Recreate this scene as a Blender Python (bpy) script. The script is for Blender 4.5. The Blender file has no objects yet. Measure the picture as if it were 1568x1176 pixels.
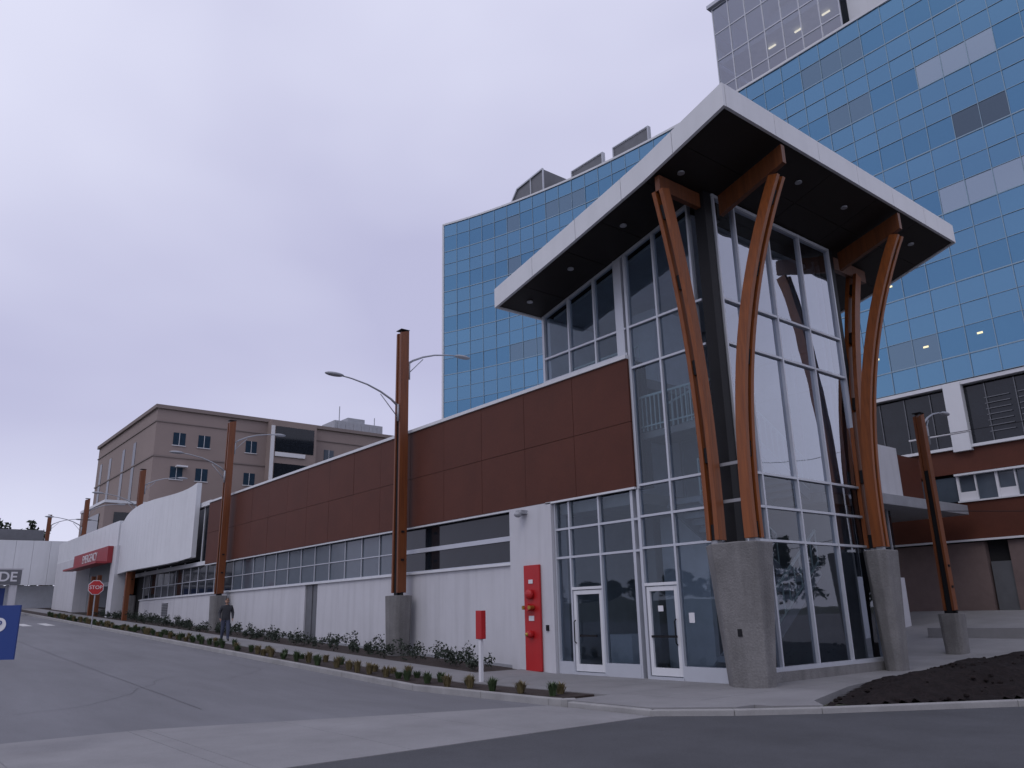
import bpy, bmesh, math, random
from mathutils import Vector, Matrix
random.seed(7)
scene = bpy.context.scene
COL = scene.collection

# ---------------------------------------------------------------- materials
def newmat(name):
    m = bpy.data.materials.new(name); m.use_nodes = True
    nt = m.node_tree; nt.nodes.clear()
    return m, nt, nt.nodes, nt.links

def pmat(name, col, rough=0.7, metal=0.0, var=0.12, scale=2.0, bump=0.0, bscale=40.0, spec=0.5, fine=0.0, stretch=(1,1,1), dirt=0.0):
    m, nt, N, L = newmat(name)
    out = N.new('ShaderNodeOutputMaterial'); b = N.new('ShaderNodeBsdfPrincipled')
    L.new(b.outputs[0], out.inputs[0])
    b.inputs['Roughness'].default_value = rough
    b.inputs['Metallic'].default_value = metal
    b.inputs['Specular IOR Level'].default_value = spec
    tc = N.new('ShaderNodeTexCoord'); mp = N.new('ShaderNodeMapping')
    mp.inputs['Scale'].default_value = stretch
    L.new(tc.outputs['Object'], mp.inputs[0])
    n1 = N.new('ShaderNodeTexNoise'); n1.inputs['Scale'].default_value = scale; n1.inputs['Detail'].default_value = 6
    n1.inputs['Roughness'].default_value = 0.65
    L.new(mp.outputs[0], n1.inputs['Vector'])
    r = N.new('ShaderNodeMapRange'); r.inputs[1].default_value = 0.25; r.inputs[2].default_value = 0.75
    r.inputs[3].default_value = 1 - var; r.inputs[4].default_value = 1 + var
    L.new(n1.outputs['Fac'], r.inputs[0])
    last = r.outputs[0]
    if fine > 0:
        n2 = N.new('ShaderNodeTexNoise'); n2.inputs['Scale'].default_value = bscale; n2.inputs['Detail'].default_value = 3
        L.new(mp.outputs[0], n2.inputs['Vector'])
        r2 = N.new('ShaderNodeMapRange'); r2.inputs[1].default_value = 0.3; r2.inputs[2].default_value = 0.7
        r2.inputs[3].default_value = 1 - fine; r2.inputs[4].default_value = 1 + fine
        L.new(n2.outputs['Fac'], r2.inputs[0])
        mm = N.new('ShaderNodeMath'); mm.operation = 'MULTIPLY'
        L.new(last, mm.inputs[0]); L.new(r2.outputs[0], mm.inputs[1]); last = mm.outputs[0]
    if dirt > 0:
        mp2 = N.new('ShaderNodeMapping'); mp2.inputs['Scale'].default_value = (3, 3, 0.25)
        L.new(tc.outputs['Object'], mp2.inputs[0])
        n3 = N.new('ShaderNodeTexNoise'); n3.inputs['Scale'].default_value = 1.0; n3.inputs['Detail'].default_value = 5
        L.new(mp2.outputs[0], n3.inputs['Vector'])
        r3 = N.new('ShaderNodeMapRange'); r3.inputs[1].default_value = 0.45; r3.inputs[2].default_value = 0.75
        r3.inputs[3].default_value = 1; r3.inputs[4].default_value = 1 - dirt
        L.new(n3.outputs['Fac'], r3.inputs[0])
        mm = N.new('ShaderNodeMath'); mm.operation = 'MULTIPLY'
        L.new(last, mm.inputs[0]); L.new(r3.outputs[0], mm.inputs[1]); last = mm.outputs[0]
    vm = N.new('ShaderNodeVectorMath'); vm.operation = 'SCALE'
    vm.inputs[0].default_value = col
    L.new(last, vm.inputs['Scale'])
    L.new(vm.outputs[0], b.inputs['Base Color'])
    if bump > 0:
        nb = N.new('ShaderNodeTexNoise'); nb.inputs['Scale'].default_value = bscale; nb.inputs['Detail'].default_value = 5
        L.new(mp.outputs[0], nb.inputs['Vector'])
        bp = N.new('ShaderNodeBump'); bp.inputs['Strength'].default_value = bump; bp.inputs['Distance'].default_value = 0.03
        L.new(nb.outputs['Fac'], bp.inputs['Height']); L.new(bp.outputs[0], b.inputs['Normal'])
    return m

def wood_mat(name, c1, c2):
    m, nt, N, L = newmat(name)
    out = N.new('ShaderNodeOutputMaterial'); b = N.new('ShaderNodeBsdfPrincipled'); L.new(b.outputs[0], out.inputs[0])
    b.inputs['Roughness'].default_value = 0.5
    tc = N.new('ShaderNodeTexCoord'); mp = N.new('ShaderNodeMapping'); mp.inputs['Scale'].default_value = (14, 14, 0.6)
    L.new(tc.outputs['Object'], mp.inputs[0])
    n = N.new('ShaderNodeTexNoise'); n.inputs['Scale'].default_value = 1.2; n.inputs['Detail'].default_value = 7
    L.new(mp.outputs[0], n.inputs['Vector'])
    cr = N.new('ShaderNodeValToRGB'); cr.color_ramp.elements[0].position = 0.3; cr.color_ramp.elements[1].position = 0.7
    cr.color_ramp.elements[0].color = (*c1, 1); cr.color_ramp.elements[1].color = (*c2, 1)
    L.new(n.outputs['Fac'], cr.inputs[0]); L.new(cr.outputs[0], b.inputs['Base Color'])
    bp = N.new('ShaderNodeBump'); bp.inputs['Strength'].default_value = 0.2; bp.inputs['Distance'].default_value = 0.01
    L.new(n.outputs['Fac'], bp.inputs['Height']); L.new(bp.outputs[0], b.inputs['Normal'])
    return m

def glass_mat(name, tint, base, k=1.3, gcol=(0.9,0.93,1.0), wob=0.0):
    m, nt, N, L = newmat(name)
    out = N.new('ShaderNodeOutputMaterial'); mix = N.new('ShaderNodeMixShader'); L.new(mix.outputs[0], out.inputs[0])
    t = N.new('ShaderNodeBsdfTransparent'); t.inputs[0].default_value = (*tint, 1)
    g = N.new('ShaderNodeBsdfGlossy'); g.inputs['Color'].default_value = (*gcol, 1); g.inputs['Roughness'].default_value = 0.015
    f = N.new('ShaderNodeFresnel'); f.inputs['IOR'].default_value = 1.5
    ma = N.new('ShaderNodeMath'); ma.operation = 'MULTIPLY_ADD'; ma.use_clamp = True
    ma.inputs[1].default_value = k; ma.inputs[2].default_value = base
    L.new(f.outputs[0], ma.inputs[0]); L.new(ma.outputs[0], mix.inputs[0])
    L.new(t.outputs[0], mix.inputs[1]); L.new(g.outputs[0], mix.inputs[2])
    if wob > 0:
        tc = N.new('ShaderNodeTexCoord'); n = N.new('ShaderNodeTexNoise'); n.inputs['Scale'].default_value = 0.5
        L.new(tc.outputs['Object'], n.inputs['Vector'])
        bp = N.new('ShaderNodeBump'); bp.inputs['Strength'].default_value = wob; bp.inputs['Distance'].default_value = 0.05
        L.new(n.outputs['Fac'], bp.inputs['Height']); L.new(bp.outputs[0], g.inputs['Normal'])
    return m

def tower_glass(name, col, rough=0.08):
    m, nt, N, L = newmat(name)
    out = N.new('ShaderNodeOutputMaterial'); b = N.new('ShaderNodeBsdfPrincipled'); L.new(b.outputs[0], out.inputs[0])
    at = N.new('ShaderNodeAttribute'); at.attribute_name = 'tint'
    vm = N.new('ShaderNodeVectorMath'); vm.operation = 'MULTIPLY'; vm.inputs[1].default_value = col
    L.new(at.outputs['Color'], vm.inputs[0]); L.new(vm.outputs[0], b.inputs['Base Color'])
    b.inputs['Metallic'].default_value = 0.85; b.inputs['Roughness'].default_value = rough
    tc = N.new('ShaderNodeTexCoord'); n = N.new('ShaderNodeTexNoise'); n.inputs['Scale'].default_value = 0.35
    L.new(tc.outputs['Object'], n.inputs['Vector'])
    bp = N.new('ShaderNodeBump'); bp.inputs['Strength'].default_value = 0.2; bp.inputs['Distance'].default_value = 0.05
    L.new(n.outputs['Fac'], bp.inputs['Height']); L.new(bp.outputs[0], b.inputs['Normal'])
    return m

def emis(name, col, s):
    m, nt, N, L = newmat(name)
    out = N.new('ShaderNodeOutputMaterial'); e = N.new('ShaderNodeEmission'); L.new(e.outputs[0], out.inputs[0])
    e.inputs[0].default_value = (*col, 1); e.inputs[1].default_value = s
    return m

M = {}
M['white'] = pmat('white_stucco', (0.55,0.55,0.585), 0.85, var=0.06, scale=0.5, bump=0.35, bscale=60, dirt=0.12)
M['wpanel'] = pmat('white_metal_panel', (0.64,0.65,0.68), 0.4, var=0.04, scale=0.8, dirt=0.07)
M['alu'] = pmat('aluminium_mullion', (0.50,0.52,0.57), 0.35, metal=0.2, var=0.04)
M['talu'] = pmat('tower_mullion', (0.26,0.36,0.44), 0.4, metal=0.3, var=0.05)
M['red'] = pmat('red_brown_cladding', (0.090,0.028,0.017), 0.6, var=0.14, scale=0.7, fine=0.05, bscale=12, spec=0.25)
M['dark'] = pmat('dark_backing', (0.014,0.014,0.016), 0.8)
M['black'] = pmat('black_metal', (0.010,0.010,0.012), 0.55, spec=0.25)
M['soffit'] = pmat('dark_soffit', (0.016,0.012,0.011), 0.6, var=0.15, scale=1.5, spec=0.3)
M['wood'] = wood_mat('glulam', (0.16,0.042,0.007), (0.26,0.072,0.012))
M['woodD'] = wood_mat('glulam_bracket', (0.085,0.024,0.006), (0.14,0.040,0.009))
M['wood2'] = wood_mat('glulam_weathered', (0.12,0.034,0.010), (0.20,0.058,0.014))
M['conc'] = pmat('cast_concrete', (0.185,0.18,0.18), 0.9, var=0.25, scale=1.3, bump=0.6, bscale=22, fine=0.10, dirt=0.3)
M['side'] = pmat('sidewalk_concrete', (0.225,0.222,0.23), 0.9, var=0.18, scale=0.6, bump=0.2, bscale=50, fine=0.06)
M['kerb'] = pmat('kerb_concrete', (0.29,0.285,0.285), 0.9, var=0.18, scale=1.5, fine=0.05)
M['road'] = pmat('road_surface', (0.155,0.156,0.171), 0.9, var=0.22, scale=0.3, bump=0.3, bscale=60, fine=0.14, stretch=(0.35,1.6,1))
M['asph'] = pmat('asphalt', (0.064,0.066,0.075), 0.85, var=0.28, scale=0.5, bump=0.5, bscale=70, fine=0.25)
M['ground'] = pmat('ground_grass', (0.07,0.075,0.05), 0.95, var=0.3, scale=0.3)
M['mulch'] = pmat('bark_mulch', (0.035,0.024,0.021), 0.95, var=0.4, scale=6, bump=1.0, bscale=25, fine=0.4)
M['soil'] = pmat('soil', (0.014,0.010,0.010), 0.95, var=0.4, scale=3, bump=1.0, bscale=15, fine=0.4, spec=0.2)
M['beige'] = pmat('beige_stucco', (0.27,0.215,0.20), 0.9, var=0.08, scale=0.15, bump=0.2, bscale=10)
M['beige2'] = pmat('beige_stucco_dark', (0.22,0.18,0.17), 0.9, var=0.06, scale=0.2)  # darker beige, used on the parapet and wall bands
M['grey'] = pmat('grey_metal', (0.15,0.155,0.17), 0.5, metal=0.3)
M['lgrey'] = pmat('light_grey_metal', (0.34,0.35,0.38), 0.5, metal=0.2)
M['winD'] = pmat('dark_window_glass', (0.010,0.013,0.018), 0.05, spec=0.5, var=0.3)
M['winB'] = pmat('blue_window_glass', (0.02,0.04,0.065), 0.05, spec=0.6, var=0.2)
M['span'] = pmat('spandrel_glass', (0.07,0.09,0.115), 0.12, spec=0.7, var=0.1)
M['signred'] = pmat('sign_red', (0.42,0.012,0.014), 0.45, var=0.06)
M['emred'] = pmat('emergency_sign_red', (0.27,0.022,0.03), 0.5, var=0.08)
M['signblue'] = pmat('sign_blue', (0.010,0.040,0.20), 0.4, var=0.04)
M['signwhite'] = pmat('sign_white', (0.66,0.66,0.69), 0.5, var=0.02)
M['brass'] = pmat('brass', (0.45,0.28,0.07), 0.4, metal=0.8)
M['rail'] = pmat('painted_railing', (0.48,0.58,0.56), 0.4)
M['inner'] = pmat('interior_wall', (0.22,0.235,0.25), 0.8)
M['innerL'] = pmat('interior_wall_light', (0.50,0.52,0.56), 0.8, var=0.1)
M['wallg'] = pmat('ground_floor_wall', (0.16,0.115,0.11), 0.85, var=0.15)
M['floor'] = pmat('interior_floor', (0.25,0.24,0.23), 0.5)
M['glassE'] = glass_mat('glass_end_wall', (0.62,0.68,0.76), 0.26, 1.4, gcol=(.86,.90,1.0), wob=0.3)
M['glassL'] = glass_mat('glass_end_wall_lower', (0.64,0.70,0.76), 0.05, 1.0, wob=0.15)
M['glassF'] = glass_mat('glass_front', (0.70,0.80,0.88), 0.03, 1.0, gcol=(.8,.9,1.0), wob=0.15)
M['glassP'] = glass_mat('glass_penthouse', (0.62,0.68,0.76), 0.22, 1.2)
M['tg'] = tower_glass('tower_glass_blue', (0.138,0.278,0.405))
M['leafD'] = pmat('shrub_leaf', (0.022,0.034,0.022), 0.7, var=0.4, scale=8)
M['leafG'] = pmat('grass_blade_green', (0.045,0.075,0.028), 0.7, var=0.4, scale=6)
M['leafY'] = pmat('grass_blade_straw', (0.15,0.12,0.055), 0.8, var=0.4, scale=6)
M['tree'] = pmat('tree_foliage', (0.035,0.05,0.03), 0.9, var=0.5, scale=0.8)
M['lamp'] = emis('ceiling_light', (1.0,0.85,0.55), 1.3)
M['joint'] = pmat('joint_sealant', (0.105,0.106,0.115), 0.9)
M['paint'] = pmat('road_paint', (0.5,0.5,0.5), 0.8, var=0.25, scale=5)

# ---------------------------------------------------------------- mesh helpers
def root(name, loc=(0,0,0)):
    e = bpy.data.objects.new(name, None); COL.objects.link(e); e.location = loc
    e.empty_display_size = 0.5
    return e

class MB:
    def __init__(s, name, mat, parent=None, bevel=0, smooth=False):
        s.name=name; s.mats=mat if isinstance(mat,list) else [mat]; s.parent=parent; s.v=[]; s.f=[]; s.mi=[]; s.bevel=bevel; s.smooth=smooth
    def face(s, pts, mi=0):
        i=len(s.v); s.v += [tuple(p) for p in pts]; s.f.append(tuple(range(i,i+len(pts)))); s.mi.append(mi)
    def hexa(s, p, mi=0):
        i=len(s.v); s.v += [tuple(q) for q in p]
        for f in ((3,2,1,0),(4,5,6,7),(0,1,5,4),(1,2,6,5),(2,3,7,6),(3,0,4,7)):
            s.f.append(tuple(i+k for k in f)); s.mi.append(mi)
    def box(s, x0,x1,y0,y1,z0,z1, mi=0):
        if x0>x1:x0,x1=x1,x0
        if y0>y1:y0,y1=y1,y0
        if z0>z1:z0,z1=z1,z0
        s.hexa([(x0,y0,z0),(x1,y0,z0),(x1,y1,z0),(x0,y1,z0),(x0,y0,z1),(x1,y0,z1),(x1,y1,z1),(x0,y1,z1)],mi)
    def prism(s, pts, z0, z1, mi=0):
        f0 = z0 if callable(z0) else (lambda x,y: z0)
        f1 = z1 if callable(z1) else (lambda x,y: z1)
        a = sum(pts[k][0]*pts[(k+1)%len(pts)][1]-pts[(k+1)%len(pts)][0]*pts[k][1] for k in range(len(pts)))
        if a<0: pts=pts[::-1]
        n=len(pts); i=len(s.v)
        s.v += [(x,y,f0(x,y)) for x,y in pts]+[(x,y,f1(x,y)) for x,y in pts]
        s.f.append(tuple(i+n-1-k for k in range(n))); s.mi.append(mi)
        s.f.append(tuple(i+n+k for k in range(n))); s.mi.append(mi)
        for k in range(n):
            k2=(k+1)%n; s.f.append((i+k,i+k2,i+n+k2,i+n+k)); s.mi.append(mi)
    def beam(s, a, b, w, d, mi=0, up=(0,0,1)):
        a=Vector(a); b=Vector(b); t=(b-a).normalized(); u=Vector(up)
        if abs(t.dot(u))>0.98: u=Vector((1,0,0))
        r=t.cross(u).normalized(); q=r.cross(t).normalized()
        P=[]
        for c in (a,b):
            P += [c-r*w/2-q*d/2, c+r*w/2-q*d/2, c+r*w/2+q*d/2, c-r*w/2+q*d/2]
        s.hexa(P,mi)
    def tube(s, path, rad, n=10, mi=0, cap=True):
        path=[Vector(p) for p in path]
        rads = rad if isinstance(rad,(list,tuple)) else [rad]*len(path)
        i0=len(s.v); prev=None
        for k,p in enumerate(path):
            t=(path[min(k+1,len(path)-1)]-path[max(k-1,0)]).normalized()
            if prev is None:
                u=Vector((0,0,1)) if abs(t.z)<0.9 else Vector((1,0,0)); r=t.cross(u).normalized()
            else:
                r=(prev-t*prev.dot(t)).normalized()
            prev=r; q=t.cross(r)
            for j in range(n):
                an=2*math.pi*j/n; s.v.append(tuple(p+(r*math.cos(an)+q*math.sin(an))*rads[k]))
        for k in range(len(path)-1):
            for j in range(n):
                j2=(j+1)%n
                s.f.append((i0+k*n+j,i0+k*n+j2,i0+(k+1)*n+j2,i0+(k+1)*n+j)); s.mi.append(mi)
        if cap:
            s.f.append(tuple(i0+j for j in range(n-1,-1,-1))); s.mi.append(mi)
            e=i0+(len(path)-1)*n; s.f.append(tuple(e+j for j in range(n))); s.mi.append(mi)
    def ell(s, c, r, n=14, m=8, mi=0):
        i0=len(s.v)
        for a in range(m+1):
            ph=math.pi*a/m
            for b in range(n):
                th=2*math.pi*b/n
                s.v.append((c[0]+r[0]*math.sin(ph)*math.cos(th), c[1]+r[1]*math.sin(ph)*math.sin(th), c[2]+r[2]*math.cos(ph)))
        for a in range(m):
            for b in range(n):
                b2=(b+1)%n
                s.f.append((i0+a*n+b,i0+(a+1)*n+b,i0+(a+1)*n+b2,i0+a*n+b2)); s.mi.append(mi)
    def done(s):
        me=bpy.data.meshes.new(s.name); me.from_pydata(s.v,[],s.f)
        for m in s.mats: me.materials.append(m)
        me.polygons.foreach_set('material_index', s.mi)
        if s.smooth: me.polygons.foreach_set('use_smooth',[True]*len(s.f))
        me.update(); me.validate()
        o=bpy.data.objects.new(s.name, me); COL.objects.link(o)
        if s.parent: o.parent=s.parent
        if s.bevel>0:
            b=o.modifiers.new('bevel','BEVEL'); b.width=s.bevel; b.segments=2; b.limit_method='ANGLE'
        return o

def text(name, body, size, mat, parent, loc, xdir, zdir=(0,0,1), align='CENTER', ext=0.01, bold=0.0):
    c=bpy.data.curves.new(name,'FONT'); c.body=body; c.size=size; c.align_x=align; c.align_y='CENTER'; c.extrude=ext; c.offset=bold
    c.materials.append(mat)
    o=bpy.data.objects.new(name,c); COL.objects.link(o)
    x=Vector(xdir).normalized(); y=Vector(zdir).normalized(); z=x.cross(y)
    o.parent=parent
    l=Vector(loc)
    o.matrix_basis = Matrix.Translation(l) @ Matrix((x,y,z)).transposed().to_4x4()
    return o

# ---------------------------------------------------------------- terrain
def gx(x):
    if x>-19: return 0.0
    if x>-110: return 0.043*(-19-x)
    return 0.043*91
def gy(y):
    if y<30: return 0.0
    if y<44: return 0.1*(y-30)
    return 1.4
def g(x,y=0): return gx(x)+gy(y)

def grid_sheet(name, xs, ys, off, mat, parent=None):
    v=[(x,y,g(x,y)+off) for x in xs for y in ys]; n=len(ys)
    f=[(i*n+j,(i+1)*n+j,(i+1)*n+j+1,i*n+j+1) for i in range(len(xs)-1) for j in range(n-1)]
    me=bpy.data.meshes.new(name); me.from_pydata(v,[],f); me.materials.append(mat); me.update()
    o=bpy.data.objects.new(name,me); COL.objects.link(o)
    if parent: o.parent=parent
    return o
XS=[-2500,-600,-250,-110,-80,-50,-30,-19,-10,0,20,60,200,600,2500]
YS=[-2500,-600,-200,-60,-20,0,10,17,30,44,60,120,300,800,2500]
grid_sheet('ground', XS, YS, -0.03, M['ground'])
grid_sheet('driveway_road', [-140,-110,-80,-50,-30,-19,-13.3], [-12,-6,0,6,11.8], 0.0, M['road'])
st=MB('street_asphalt', M['asph'])
st.face([(-10.7,-60,0.004),(60,-60,0.004),(60,80,0.004),(31,80,0.004),(6,40,0.004),(-2,25,0.004),(-6.5,17.4,0.004),(-8.6,14.2,0.004),(-9.6,12.9,0.004),(-10.7,11.9,0.004)])
st.done()
ap=MB('concrete_apron', M['side'])
def xl(y): return -16.3 if y<4.5 else max(-16.3+ (y-4.5)*0.38, -16.3)
y=-20.0
while y<11.7:
    y2=min(y+2.2,11.78)
    if y<4.5<y2: y2=4.5
    xa,xb=xl(y),xl(y2)
    ap.prism([(xa,y+.004),(-12.9,y+.004),(-12.9,y2-.004),(xb,y2-.004)],-.05,.010)
    ap.prism([(-12.892,y+.004),(-10.72,y+.004),(-10.72,y2-.004),(-12.892,y2-.004)],-.05,.012)
    y=y2
ap.done()
jl=MB('road_joint_seal', M['joint'])
def strip(pts,w,z=.006):
    for a,b in zip(pts[:-1],pts[1:]):
        a=Vector(a);b=Vector(b);t=(b-a).normalized();n=Vector((-t.y,t.x))*w/2
        P=[a-n,b-n,b+n,a+n]; jl.face([(p.x,p.y,g(p.x)+z) for p in P])
pts=[]; x=-19.0
while x>-100:
    pts.append((x,6.4+random.uniform(-.03,.03))); x-=1.5
strip(pts,.018)
for (cx0,cy0,ang,n) in ((-20.5,3.0,2.2,26),(-24,8.5,2.9,30),(-30,4,1.2,16)):
    pts=[(cx0,cy0)]; a=ang
    for k in range(n):
        a+=random.uniform(-.5,.5); a=ang+(a-ang)*.8
        pts.append((pts[-1][0]+math.cos(a)*.3,pts[-1][1]+math.sin(a)*.3))
    pts=[p for p in pts if p[1]<11.5 and p[0]<-19.1]
    strip(pts,.014,.008)
jl.done()
cwk=MB('crosswalk_markings', M['paint'])
yy=-3.0
while yy<11:
    cwk.face([(-64,yy,g(-64)+.006),(-60.5,yy,g(-60.5)+.006),(-60.5,yy+.55,g(-60.5)+.006),(-64,yy+.55,g(-64)+.006)]); yy+=1.3
cwk.done()
mh=MB('manhole_cover', M['grey']); mh.tube([(-24,2.5,g(-24)-.02),(-24,2.5,g(-24)+.012)],.36,24); mh.done()
H=0.13
sw=MB('sidewalk', [M['side'],M['dark']])
def slab_x(x0,x1,y0,y1,step=1.5,top=H):
    x=x0
    while x<x1-0.01:
        xe=min(x+step,x1)
        if x<-19<xe: xe=-19
        sw.prism([(x+0.006,y0),(xe-0.006,y0),(xe-0.006,y1),(x+0.006,y1)], lambda a,b:g(a,b)-0.1, lambda a,b:g(a,b)+top)
        x=xe
slab_x(-110,-13.2,13.25,15.0)
slab_x(-20.6,-13.2,15.0,17.0)
slab_x(-13.2,-11.0,13.6,24.5,1.1)
sw.prism([(-13.2,11.95),(-10.9,12.0),(-9.75,13.05),(-9.75,13.59),(-13.2,13.59)],-0.1,H)
sw.prism([(-10.99,13.6),(-9.4,13.6),(-8.75,14.3),(-9.3,14.9),(-10.3,18),(-10.99,22)],-0.1,H)
sw.prism([(-13.2,24.5),(-11.0,24.5),(-10.9,30),(-18.6,30),(-18.6,24.5)],-0.1,H)
sw.prism([(-21,30.01),(12,30.01),(12,44),(-21,44)],lambda a,b:g(a,b)-0.1,lambda a,b:g(a,b)+0.05)
sw.done()
kb=MB('kerb', M['kerb'], bevel=0.02)
x=-110.0
while x<-13.6:
    xe=min(x+3.0,-13.6)
    if x<-19<xe: xe=-19
    kb.prism([(x,11.8),(xe-0.01,11.8),(xe-0.01,11.97),(x,11.97)],lambda a,b:g(a,b)-0.1,lambda a,b:g(a,b)+0.15)
    x=xe
def kline(pts,w=0.17,h=0.15,z=0):
    for a,b in zip(pts[:-1],pts[1:]):
        a=Vector(a);b=Vector(b);t=(b-a).normalized();n=Vector((-t.y,t.x))*w
        b2=b-t*0.008
        kb.prism([tuple(a),tuple(b2),tuple(b2+n),tuple(a+n)],z-0.1,z+h)
kline([(-13.6,11.8),(-13.25,11.86),(-13.05,12.1)])
kline([(-13.0,11.8),(-10.75,11.82),(-9.65,12.85),(-8.65,14.1),(-6.6,17.4),(-4.4,21),(-2.1,25),(1.9,32.2)],h=0.11)
kb.done()
bed=MB('planting_bed', M['mulch'])
for (x0,x1,y0,y1) in ((-110,-13.7,11.97,13.25),(-110,-20.6,15.0,16.95)):
    x=x0
    while x<x1-0.01:
        xe=min(x+4,x1)
        if x<-19<xe: xe=-19
        bed.prism([(x,y0),(xe,y0),(xe,y1),(x,y1)],lambda a,b:g(a,b)-0.1,lambda a,b:g(a,b)+0.11); x=xe
bed.done()
def inpoly(x,y,P):
    c=False;n=len(P)
    for i in range(n):
        x1,y1=P[i];x2,y2=P[(i+1)%n]
        if (y1>y)!=(y2>y) and x<(x2-x1)*(y-y1)/(y2-y1)+x1: c=not c
    return c
def dpoly(x,y,P):
    d=1e9
    for i in range(len(P)):
        a=Vector(P[i]);b=Vector(P[(i+1)%len(P)]);p=Vector((x,y));t=max(0,min(1,(p-a).dot(b-a)/(b-a).length_squared))
        d=min(d,(p-(a+(b-a)*t)).length)
    return d
SP=[(-8.75,14.45),(-10.2,18.2),(-10.85,22.5),(-10.85,30),(1,33),(-2.3,25.1),(-6.8,17.45)]
sv=[];sf=[];idx={}
dx_=0.16
sx=[-11.2+dx_*i for i in range(82)]; sy=[14+dx_*i for i in range(123)]
for i,xx in enumerate(sx):
    for j,yy in enumerate(sy):
        ins=inpoly(xx,yy,SP); d=dpoly(xx,yy,SP)
        if ins or d<0.1:
            h=0.10+ (min(d,1.6)/1.6)*0.42+random.uniform(-0.035,0.045)+.06*math.sin(xx*2.3)*math.sin(yy*1.7) if ins else 0.10
            idx[(i,j)]=len(sv); sv.append((xx,yy,h+gy(yy)))
for (i,j) in list(idx):
    q=[(i,j),(i+1,j),(i+1,j+1),(i,j+1)]
    if all(k in idx for k in q): sf.append(tuple(idx[k] for k in q))
me=bpy.data.meshes.new('soil_bed'); me.from_pydata(sv,[],sf); me.materials.append(M['soil'])
me.polygons.foreach_set('use_smooth',[True]*len(sf))
o=bpy.data.objects.new('soil_bed',me); COL.objects.link(o)
cl_=MB('soil_clods',M['soil'])
for k in range(420):
    xx=random.uniform(-10.8,-2); yy=random.uniform(14.5,31)
    if inpoly(xx,yy,SP):
        r_=random.uniform(.02,.07); d=dpoly(xx,yy,SP); cl_.ell((xx,yy,.12+min(d,1.6)/1.6*.42),(r_,r_*random.uniform(.7,1.3),r_*.7),6,4)
cl_.done()

# ---------------------------------------------------------------- planting
def blades(name, mat, clumps):
    v=[];f=[]
    for (cx,cy,cz,h,n,sp) in clumps:
        for k in range(n):
            a=random.uniform(0,6.28); l=h*random.uniform(0.6,1.1); o=random.uniform(0.1,1)*sp
            bx=cx+math.cos(a)*0.08*random.random(); by=cy+math.sin(a)*0.08*random.random()
            tx=bx+math.cos(a)*o; ty=by+math.sin(a)*o
            w=0.014; px=-math.sin(a)*w; py=math.cos(a)*w
            mx=bx+(tx-bx)*0.35; my=by+(ty-by)*0.35
            i=len(v)
            v += [(bx-px,by-py,cz),(bx+px,by+py,cz),(mx+px,my+py,cz+l*0.7),(mx-px,my-py,cz+l*0.7),(tx,ty,cz+l*(1-0.3*o/sp))]
            f += [(i,i+1,i+2,i+3),(i+3,i+2,i+4)]
    me=bpy.data.meshes.new(name); me.from_pydata(v,[],f); me.materials.append(mat)
    o=bpy.data.objects.new(name,me); COL.objects.link(o)
def leaves(name, mat, clumps, parent=None):
    v=[];f=[]
    for (cx,cy,cz,rx,rz,n,s) in clumps:
        for k in range(n):
            while True:
                p=Vector((random.uniform(-1,1),random.uniform(-1,1),random.uniform(-1,1)))
                if p.length<1: break
            p=p*(0.55+0.45*random.random())
            c=Vector((cx+p.x*rx,cy+p.y*rx,cz+p.z*rz))
            a=Vector((random.gauss(0,1),random.gauss(0,1),random.gauss(0,1))).normalized()
            b=a.cross(Vector((random.gauss(0,1),random.gauss(0,1),random.gauss(0,1)))).normalized()
            ss=s*random.uniform(0.6,1.3); i=len(v)
            v += [tuple(c-a*ss),tuple(c+b*ss*0.5),tuple(c+a*ss),tuple(c-b*ss*0.5)]; f.append((i,i+1,i+2,i+3))
    me=bpy.data.meshes.new(name); me.from_pydata(v,[],f); me.materials.append(mat)
    o=bpy.data.objects.new(name,me); COL.objects.link(o)
    if parent: o.parent=parent
    return o
cg=[];cy_=[];x=-14.3
while x>-75:
    c=(x+random.uniform(-.15,.15),12.35+random.uniform(-.12,.12),g(x)+0.1,random.uniform(.22,.45),80,0.27)
    (cy_ if random.random()<0.42 else cg).append(c)
    if random.random()<0.7:
        c=(x+random.uniform(-.3,.3),12.9+random.uniform(-.12,.12),g(x)+0.1,random.uniform(.2,.36),70,0.25); (cy_ if random.random()<0.3 else cg).append(c)
    x-=random.uniform(.5,1.15)
blades('ornamental_grass_row', M['leafG'], cg); blades('straw_grass_row', M['leafY'], cy_)
sc=[];x=-21.2
while x>-75:
    big=random.uniform(.8,1.35)
    for k in range(4):
        sc.append((x+random.uniform(-.32,.32),15.6+random.uniform(-.45,.7),g(x)+(0.26+random.uniform(0,.2))*big,random.uniform(.13,.27)*big,random.uniform(.16,.36)*big,60,0.055))
    x-=random.uniform(.7,1.4)
leaves('shrub_row', M['leafD'], sc)

# ---------------------------------------------------------------- HOSPITAL WING
wing=root('hospital_wing')
YF=17.0; ZT=9.2
w=MB('core', M['dark'], wing); w.box(-94,-19.3,17.45,29,0,ZT-0.1); w.box(-19.3,-15.4,17.45,17.7,5.3,9.1); w.done()
w=MB('lower_wall', M['white'], wing)
def wallseg(x0,x1,ztop=3.42,y=16.95):
    w.prism([(x0,y),(x1,y),(x1,17.44),(x0,17.44)],lambda a,b:g(a)-0.3,ztop)
wallseg(-35.75,-21.05); wallseg(-66.2,-37.1)
w.box(-21.05,-18.95,16.8,17.44,-0.3,5.24)
w.done()
w=MB('wall_base_flashing', M['lgrey'], wing)
for a,b in ((-35.75,-21.06),(-66.2,-37.1)): w.prism([(a,16.925),(b,16.925),(b,16.949),(a,16.949)],lambda p,q:g(p)+.05,lambda p,q:g(p)+.2)
w.done()
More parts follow.
